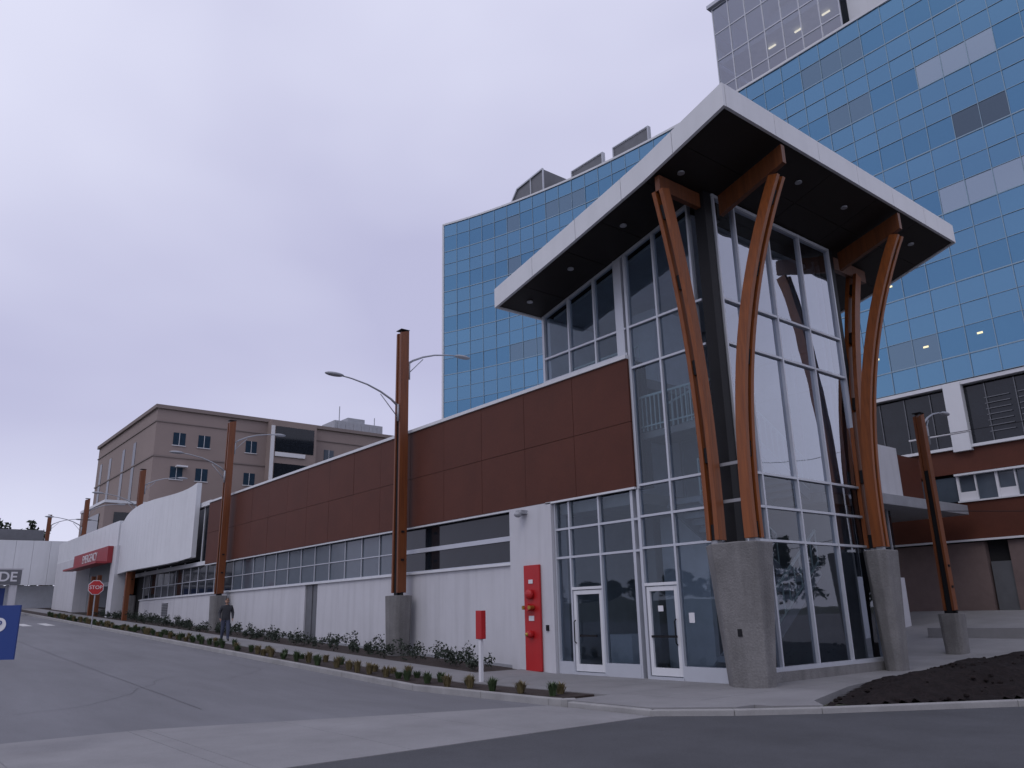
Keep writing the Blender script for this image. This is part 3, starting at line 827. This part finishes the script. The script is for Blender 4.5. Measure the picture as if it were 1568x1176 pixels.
ph=MB('penthouse_frame',M['alu'],tw)
px0,px1,py0,py1,pz0,pz1=-30.5,-20.6,46,56,38,47.6
for k in range(8):
    xx=px0+(px1-px0)*k/7; ph.box(xx-.04,xx+.04,py0-.05,py0+.05,pz0,pz1)
for k in range(5):
    yy=py0+.2+(py1-py0)*k/4; ph.box(px0-.05,px0+.05,yy-.05,yy+.05,pz0,pz1)
for k in range(5):
    z=pz0+(pz1-pz0)*k/4; ph.box(px0+.06,px1,py0-.04,py0+.04,z-.05,z+.05); ph.box(px0-.04,px0+.04,py0+.06,py1,z-.05,z+.05)
ph.box(px0-.3,px1,py0-.3,py1,pz1+.1,pz1+.4)
ph.done()
ph=MB('penthouse_glass',M['glassP'],tw); ph.face([(px0,py0,pz0),(px1,py0,pz0),(px1,py0,pz1),(px0,py0,pz1)]); ph.face([(px0,py1,pz0),(px0,py0,pz0),(px0,py0,pz1),(px0,py1,pz1)]); ph.done()
ph=MB('penthouse_core',M['innerL'],tw); ph.box(-28,-20.6,50,56,38,47.5); ph.box(-30.3,-20.6,46.4,56,42.6,42.9); ph.done()
ph=MB('penthouse_lights',M['lamp'],tw)
for k in range(3): ph.box(-27+k*2.2,-26.4+k*2.2,47.5,47.6,42.4,42.5)
ph.done()
wp=MB('roof_stair_tower',M['wpanel'],tw); wp.box(-20.3,-17.8,46.5,56,38.2,50); wp.done()
ms=MB('roof_screens',M['grey'],tw)
ms.hexa([(-55.5,44,38.1),(-49,44,38.1),(-49,48,38.1),(-55.5,48,38.1),(-52.8,44,41.2),(-49,44,41.6),(-49,48,41.6),(-52.8,48,41.2)])
ms.box(-47.5,-43.6,46.3,46.5,38.1,41.4); ms.box(-42.6,-38.6,46.8,47.0,38.1,41.6); ms.done()
ms=MB('roof_screen_frames',M['alu'],tw)
ms.beam((-55.5,43.95,38.1),(-52.8,43.95,41.25),.15,.15); ms.beam((-52.8,43.95,41.25),(-49,43.95,41.65),.15,.15); ms.beam((-50.8,43.95,38.1),(-50.8,43.95,41.5),.1,.1); ms.beam((-49,43.95,38.1),(-49,43.95,41.65),.12,.12)
for (a,b,yy,z) in ((-47.5,-43.6,46.25,41.4),(-42.6,-38.6,46.75,41.6)): ms.box(a,b,yy-.05,yy+.04,z+.003,z+.1); ms.box(b,b+.12,yy-.05,yy+.3,38.1,z+.1); ms.box(a-.12,a,yy-.05,yy+.3,38.1,z+.1)
ms.done()

# ---------------------------------------------------------------- PODIUM behind (right)
XP=-3
pd=root('hospital_podium')
m=MB('podium_body',M['dark'],pd); m.box(-60,XP,45.2,74,0,13.3); m.done()
m=MB('podium_dark_glazing',M['winD'],pd); m.box(-22,XP,44.8,45.1,9.9,13.0); m.done()
m=MB('podium_white_trim',M['wpanel'],pd); m.box(-22,XP,44.5,45.1,13.15,13.35); m.box(-22,XP,44.5,45.1,9.75,9.9)
for xx in (-17.3,-7): m.box(xx-.45,xx+.45,44.4,44.78,9.6,13.3)
m.box(-18,XP,44.5,44.9,8.35,8.45); m.box(-18,XP,44.5,44.9,6.95,7.03)
m.done()
m=MB('podium_louvres',M['grey'],pd)
x=-21.5
while x<XP:
    m.box(x,x+.04,44.72,44.79,9.9,13.0); x+=1.42
for xx in (-15.9,-14.3,-12.7,-11.2):
    for k in range(7): m.box(xx,xx+1.2,44.70,44.715,10.4+k*.3,10.44+k*.3)
m.done()
m=MB('podium_red_bands',M['red'],pd); m.box(-22,XP,44.7,45.1,8.5,9.75); m.box(-22,XP,44.6,45.1,5.0,6.95); m.done()
m=MB('podium_windows',M['span'],pd); m.box(-22,XP,44.85,45.1,7.05,8.35); m.done()
m=MB('podium_window_frames',M['signwhite'],pd)
x=-18
while x<XP-2:
    m.box(x,x+.12,44.7,44.83,7.05,8.35); m.box(x+.9,x+.96,44.7,44.83,7.05,8.35); m.box(x+.12,x+.9,44.75,44.83,7.05,7.5) ; x+=1.9
m.box(-22,XP,44.5,44.59,4.95,5.05)
m.done()
m=MB('podium_ground_walls',M['wallg'],pd)
for a,b in ((-22,-17.2),(-16.1,-14.6),(-11.0,-9.6),(-7.5,-3)): m.box(a,b,44.75,45.15,1,4.9)
m.done()
m=MB('podium_piers',M['white'],pd)
for xx in (-14.4,-8): m.box(xx,xx+.9,44.3,45.1,1,4.93)
m.done()
m=MB('podium_doors',M['grey'],pd); 
for xx in (-17.1,-13.3,-12.1): m.box(xx,xx+1.0,44.9,45.15,1.4,3.9)
m.done()
ax=root('service_annex')
m=MB('annex_lower',M['white'],ax); m.box(-24,-18.4,25,38.2,0,3.1); m.done()
m=MB('annex_window',M['winD'],ax); m.box(-24,-18.5,25,38.0,3.1,6.2); m.done()
m=MB('annex_frames',M['alu'],ax)
for yy in (33,34.5,36,37.5): m.box(-18.49,-18.4,yy,yy+.06,3.1,6.2)
m.done()
m=MB('annex_canopy',M['lgrey'],ax,bevel=.02); m.box(-24,-17.3,25,43.8,6.22,6.7); m.done()
m=MB('annex_upper',M['white'],ax); m.box(-24,-18.6,25,39.8,6.7,9.45); m.done()
m=MB('annex_upper_return',M['red'],ax); m.box(-24,-18.8,39.82,42.5,6.7,9.2); m.done()
m=MB('low_walls',M['side'],ax); m.box(-13,XP,42.6,42.9,1.2,1.9); m.box(-16,-9.5,34.5,34.8,0.3,.95); m.done()
m=MB('roof_floodlight',M['signwhite'],ax); m.box(-16.2,-13.6,36,36.15,8.92,8.98); m.done()
wr=MB('overhead_wires',M['black']); 
for k,(z0,z1) in enumerate(((8.0,9.6),(5.2,4.4))):
    P=[]
    for i in range(13):
        s=i/12; P.append((-13.3+s*22,31+s*2,z0+(z1-z0)*s-.5*math.sin(math.pi*s)))
    wr.tube(P,.012,5)
wr.done()

# ---------------------------------------------------------------- BEIGE BUILDING
bb=root('beige_office_building')
m=MB('walls',[M['beige'],M['beige2']],bb)
XB=-110;YBG=28;ZR=29.4
m.box(-143,XB,YBG,64,2,ZR); m.done()
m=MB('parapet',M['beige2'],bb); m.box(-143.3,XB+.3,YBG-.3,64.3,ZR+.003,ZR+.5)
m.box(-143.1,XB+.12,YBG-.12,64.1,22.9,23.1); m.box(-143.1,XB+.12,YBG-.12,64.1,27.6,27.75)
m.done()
m=MB('windows',M['winB'],bb); fz=MB('window_frames',M['signwhite'],bb)
for row,zc in enumerate((25.5,20.9,16.3,11.7)):
    for yc in (31.1,34.4,41.0,53.0,57.0,60.5):
        m.box(XB-.1,XB+.04,yc-.8,yc+.8,zc-.85,zc+.85)
        if row==1 and yc<32: fz.box(XB+.03,XB+.9,yc-.2,yc+1.2,zc+.75,zc+.95)
        fz.box(XB+.0,XB+.07,yc-.03,yc+.03,zc-.85,zc+.85); fz.box(XB,XB+.12,yc-.9,yc+.9,zc-.95,zc-.86)
m.done(); fz.done()
m=MB('side_slots',M['winD'],bb)
for xx in (-120,-126,-134,-140):
    m.box(xx-.7,xx+.7,YBG-.05,YBG+.1,18,26.4)
    m.box(xx-.7,xx+.7,YBG-.05,YBG+.1,10,16)
m.done()
m=MB('stair_bay',M['beige'],bb); m.box(XB,XB+1.5,43.2,50.2,2,ZR+.2); m.done()
m=MB('stair_bay_glass',M['winD'],bb)
for z0,z1 in ((25,28.7),(20,23.3),(15.4,18.8)): m.box(XB+.6,XB+1.56,43.9,49.8,z0,z1)
m.done()
m=MB('stair_bay_trim',M['signwhite'],bb)
for z in (24.3,19.4): m.box(XB,XB+1.7,43.9,48.5,z,z+.6)
m.box(XB+1.5,XB+1.7,43.2,43.7,19,28.7)
m.done()
m=MB('rooftop_plant',M['lgrey'],bb); m.box(-116,-111.5,54.5,63.0,29.9,31.6); m.box(-115.5,-112,57,60,31.6,32.4); m.tube([(-113,56,31.5),(-113,56,34.3)],.08,6); m.tube([(-113,62.3,31.5),(-113,62.3,33.2)],.08,6)
for k in range(6): m.box(-111.5,-111.42,55+k*1.4,55.5+k*1.4,30.2,31.3)
m.done()
m=MB('lower_block',M['beige'],bb); m.box(-108,-96,20,30,2,14.6); m.done()
m=MB('lower_block_coping',M['wpanel'],bb); m.box(-108.1,-95.9,19.9,30.1,14.603,14.9); m.done()
m=MB('lower_block_windows',M['winD'],bb); m.box(-95.97,-95.9,21,24,11.5,13.6); m.box(-95.97,-95.9,25,28.5,11.5,13.6); m.box(-106,-98,19.9,19.97,11.5,13.6); m.done()

# ---------------------------------------------------------------- PARKADE ENTRANCE
pk=root('parkade_entrance')
m=MB('white_fascia_wall',M['wpanel'],pk)
yy=-14.0
while yy<17.4:
    y2=min(yy+1.55,17.5); off=1.2*math.sin((yy+14)/31*math.pi)
    off2=1.2*math.sin((y2+14)/31*math.pi)
    m.hexa([(-97-off,yy,5.8),(-96.5-off,yy,5.8),(-96.5-off2,y2-.02,5.8),(-97-off2,y2-.02,5.8),(-97-off,yy,10.3),(-96.5-off,yy,10.3),(-96.5-off2,y2-.02,10.3),(-97-off2,y2-.02,10.3)])
    yy=y2
m.done()
m=MB('back_wall',M['innerL'],pk); m.box(-99.2,-98.9,-14,17.5,2.5,5.8); m.box(-100,-96,17.5,20,2.5,5.8);m.done()
m=MB('upper_roof',M['grey'],pk); m.box(-112,-99,-14,15,10.5,11.6); m.done()
m=MB('sign_box',M['grey'],pk,bevel=.03); m.box(-80.4,-80.0,3.4,10.9,5.15,6.35); m.done()
m=MB('sign_supports',M['white'],pk); m.box(-80.8,-80.1,10.2,10.7,2.4,5.15); m.box(-80.8,-80.1,-2.6,-2.0,2.4,5.15);m.box(-80.6,-80.1,-3,11.0,6.38,6.5); m.done()
m=MB('parkade_door',M['signblue'],pk); m.box(-81.5,-81.2,4,10,3.4,4.9); m.done()
text('parkade_lettering','PARKADE',1.1,M['signwhite'],pk,(-79.97,10.6,5.75),(0,1,0),align='RIGHT',bold=.02)

# ---------------------------------------------------------------- SIGNS
ss=root('stop_sign',(-55.2,11.55,g(-55.2)))
m=MB('post',M['lgrey'],ss); m.tube([(0,0,-.2),(0,0,2.8)],.035,8); m.done()
d=Vector((55.2,-11.55,0)).normalized(); r_=Vector((-d.y,d.x,0))
def oct(rad,off,mat,name):
    m=MB(name,mat,ss); P=[]
    for dd in (off-.01,off+.01):
        for k in range(8):
            a=math.pi/8+k*math.pi/4; P.append(Vector((0,0,2.42))+d*dd+r_*rad*math.cos(a)+Vector((0,0,rad*math.sin(a))))
    m.v=[tuple(p) for p in P]; m.f=[tuple(range(7,-1,-1)),tuple(range(8,16))]+[(k,(k+1)%8,8+(k+1)%8,8+k) for k in range(8)]; m.mi=[0]*10; m.done()
oct(.46,.06,M['signwhite'],'border'); oct(.42,.085,M['signred'],'plate')
text('lettering','STOP',.3,M['signwhite'],ss,tuple(Vector((0,0,2.42))+d*.1),tuple(r_))
rs=root('red_marker_sign',(-18.4,13.6,.13))
m=MB('post',M['signwhite'],rs,bevel=.01); m.box(-.05,.05,-.05,.05,-.1,1.1); m.done()
m=MB('plate',M['signred'],rs,bevel=.01); m.box(-.13,.13,-.08,.08,1.1,1.85); m.done()
bs=root('parking_sign',(-14.6,1.75,0))
fw=Vector((.777,-.629,0)); rr=Vector((.629,.777,0))
m=MB('plate',M['signblue'],bs); c=Vector((0,0,1.78)); 
P=[]
for dd in (-.015,.015):
    for a,b in ((-.62,-.40),(.34,-.40),(.34,.38),(-.62,.38)): P.append(c+fw*dd+rr*a+Vector((0,0,b)))
m.hexa([P[0],P[1],P[5],P[4],P[3],P[2],P[6],P[7]]); m.done()
m=MB('post',M['lgrey'],bs); q=c-rr*.45-fw*.05; m.tube([(q.x,q.y,-.1),(q.x,q.y,2.1)],.03,8); m.done()
m=MB('logo_disc',M['signwhite'],bs); q=c+rr*.06+Vector((0,0,.1)); m.tube([q+fw*.016,q+fw*.022],.1,20); m.done()
text('logo_letter','P',.16,M['signblue'],bs,tuple(q+fw*.03),tuple(rr),ext=.003)

# ---------------------------------------------------------------- PERSON
def person(loc, heading):
    r=root('pedestrian',loc); 
    V=[];E=[];R=[]
    def add(p,rad,par=None):
        V.append(p);R.append(rad)
        if par is not None:E.append((par,len(V)-1))
        return len(V)-1
    pel=add((0,0,.95),(.16,.12)); wa=add((0,.0,1.12),(.17,.13),pel); ch=add((0,.01,1.36),(.21,.15),wa); nk0=add((0,.01,1.50),(.10,.08),ch); nk=add((0,.02,1.57),(.055,.055),nk0)
    for s in (-1,1):
        st=.17*s
        hp=add((.09*s,0,.90),(.11,.12),pel); kn=add((.10*s,-st*.5+.05,.50),(.083,.085),hp); an=add((.10*s,-st*1.1,.11),(.058,.058),kn); toe=add((.11*s,-st*1.1+.17,.05),(.045,.04),an)
        sh=add((.20*s,.01,1.44),(.085,.085),ch); el=add((.28*s,-.03,1.17),(.066,.066),sh); wr_=add((.26*s,.12,.96),(.042,.042),el)
        pm=add((.255*s,.17,.91),(.03,.02),wr_)
    me=bpy.data.meshes.new('body'); me.from_pydata(V,E,[])
    o=bpy.data.objects.new('body',me); COL.objects.link(o)
    sk=o.modifiers.new('skin','SKIN'); 
    for i,rd in enumerate(R): me.skin_vertices[0].data[i].radius=rd
    me.skin_vertices[0].data[0].use_root=True
    sb=o.modifiers.new('sub','SUBSURF'); sb.levels=2; sb.render_levels=2
    dg=bpy.context.evaluated_depsgraph_get(); nm=bpy.data.meshes.new_from_object(o.evaluated_get(dg))
    bpy.data.objects.remove(o)
    mats=[pmat('jacket',(.03,.032,.04),.8,bump=.4,bscale=12),pmat('trousers',(.05,.06,.10),.85,bump=.3,bscale=15),pmat('shoes',(.02,.02,.02),.6),pmat('skin',(.42,.24,.17),.6)]
    for m_ in mats: nm.materials.append(m_)
    for p in nm.polygons:
        c=p.center; p.use_smooth=True
        if c.z<.12: p.material_index=2
        elif c.z<.88 and abs(c.x)<.2: p.material_index=1
        elif c.z>1.53: p.material_index=3
        elif abs(c.x)>.2 and c.z<.95: p.material_index=3
        else: p.material_index=0
    b=bpy.data.objects.new('body',nm); COL.objects.link(b); b.parent=r
    h=MB('head',mats[3],r,smooth=True); h.ell((0,.035,1.68),(.075,.095,.115),18,12); h.ell((0,.135,1.665),(.014,.022,.022)); h.ell((-.077,.03,1.67),(.012,.02,.03)); h.ell((.077,.03,1.67),(.012,.02,.03))
    h.done()
    h=MB('eyes_mouth',mats[2],r,smooth=True)
    for s in (-1,1): h.ell((.03*s,.122,1.69),(.012,.008,.007),8,6)
    h.ell((0,.124,1.625),(.024,.008,.005),8,6); h.done()
    h=MB('hair_cap',pmat('cap',(.05,.03,.02),.9),r,smooth=True); h.ell((0,.01,1.72),(.083,.1,.09),18,12); h.box(-.06,.06,.08,.17,1.725,1.74); h.done()
    h=MB('fingers',mats[3],r,smooth=True)
    for s in (-1,1):
        for k,L in enumerate((.065,.08,.075,.055)):
            y0=.15+k*.018; h.tube([(.255*s,y0,.90),(.25*s,y0+.02,.90-L*.5),(.235*s,y0+.01,.90-L)],[.010,.009,.007],8)
        h.tube([(.245*s,.135,.94),(.225*s,.165,.915),(.22*s,.185,.89)],[.011,.010,.008],8)
    h.done()
    r.rotation_euler=(0,0,heading); r.scale=(1.06,1.06,1.06)
person((-38.0,13.55,g(-38.0)+.13), math.radians(-100))

# ---------------------------------------------------------------- distant trees
def treemass(name, line, n, hmin,hmax):
    cl=[]
    for k in range(n):
        s=(k+random.random())/n; x=line[0][0]+(line[1][0]-line[0][0])*s+random.uniform(-4,4); y=line[0][1]+(line[1][1]-line[0][1])*s+random.uniform(-4,4)
        h=random.uniform(hmin,hmax)
        for q in range(5):
            cl.append((x+random.uniform(-1.5,1.5),y+random.uniform(-1.5,1.5),g(x,y)+h*(.25+.17*q),(2.8-.4*q),h*.16,90,.5))
    leaves(name,M['tree'],cl)
treemass('distant_tree_line',((30,150),(150,60)),42,7,13)
treemass('roadside_tree_line',((-190,-110),(40,-115)),60,4,7)
treemass('background_trees',((-170,13),(-168,24)),9,13,16)

# ---------------------------------------------------------------- WORLD + SUN
wd=bpy.data.worlds.new('World'); scene.world=wd; wd.use_nodes=True
nt=wd.node_tree; N=nt.nodes; L=nt.links; N.clear()
out=N.new('ShaderNodeOutputWorld'); bg=N.new('ShaderNodeBackground'); L.new(bg.outputs[0],out.inputs[0]); bg.inputs[1].default_value=0.1
sky=N.new('ShaderNodeTexSky'); sky.sky_type='NISHITA'; sky.sun_disc=False; sky.sun_elevation=math.radians(48); sky.sun_rotation=math.radians(158)
tc=N.new('ShaderNodeTexCoord'); mp=N.new('ShaderNodeMapping'); mp.inputs['Scale'].default_value=(1.0,1.0,2.2); L.new(tc.outputs['Generated'],mp.inputs[0])
n1=N.new('ShaderNodeTexNoise'); n1.inputs['Scale'].default_value=1.15; n1.inputs['Detail'].default_value=4; n1.inputs['Roughness'].default_value=.42; n1.inputs['Distortion'].default_value=.2
L.new(mp.outputs[0],n1.inputs['Vector'])
cr=N.new('ShaderNodeValToRGB'); cr.color_ramp.elements[0].position=.32; cr.color_ramp.elements[1].position=.62
cr.color_ramp.elements[0].color=(.50,.50,.70,1); cr.color_ramp.elements[1].color=(.74,.75,.92,1)
L.new(n1.outputs['Fac'],cr.inputs[0])
sc_=N.new('ShaderNodeVectorMath'); sc_.operation='SCALE'; sc_.inputs['Scale'].default_value=10.6; L.new(cr.outputs[0],sc_.inputs[0])
mx=N.new('ShaderNodeMix'); mx.data_type='RGBA'; mx.inputs[0].default_value=.94
L.new(sky.outputs[0],mx.inputs[6]); L.new(sc_.outputs[0],mx.inputs[7]); L.new(mx.outputs[2],bg.inputs[0])
sl=bpy.data.lights.new('sun','SUN'); sl.energy=.5; sl.angle=math.radians(30); sl.color=(1,.96,.9)
so_=bpy.data.objects.new('sun',sl); COL.objects.link(so_)
sd_=Vector((.25,-.62,.74)).normalized(); so_.rotation_euler=sd_.to_track_quat('Z','Y').to_euler()
scene.view_settings.view_transform='Standard'; scene.view_settings.look='None'; scene.view_settings.exposure=0

# ---------------------------------------------------------------- CAMERA
cd=bpy.data.cameras.new('camera'); cd.lens=28; cd.sensor_width=36; cd.clip_end=6000; cd.clip_start=.05
co=bpy.data.objects.new('camera',cd); COL.objects.link(co)
ph_=math.radians(39); th=math.radians(16.1); ro=math.radians(1.295)
F=Vector((-math.cos(ph_)*math.cos(th),math.sin(ph_)*math.cos(th),math.sin(th)))
R0=Vector((math.sin(ph_),math.cos(ph_),0)); U0=R0.cross(F)
R_=R0*math.cos(ro)-U0*math.sin(ro); U_=U0*math.cos(ro)+R0*math.sin(ro)
co.matrix_world=Matrix.Translation((0,0,1.87)) @ Matrix((R_,U_,-F)).transposed().to_4x4()
scene.camera=co
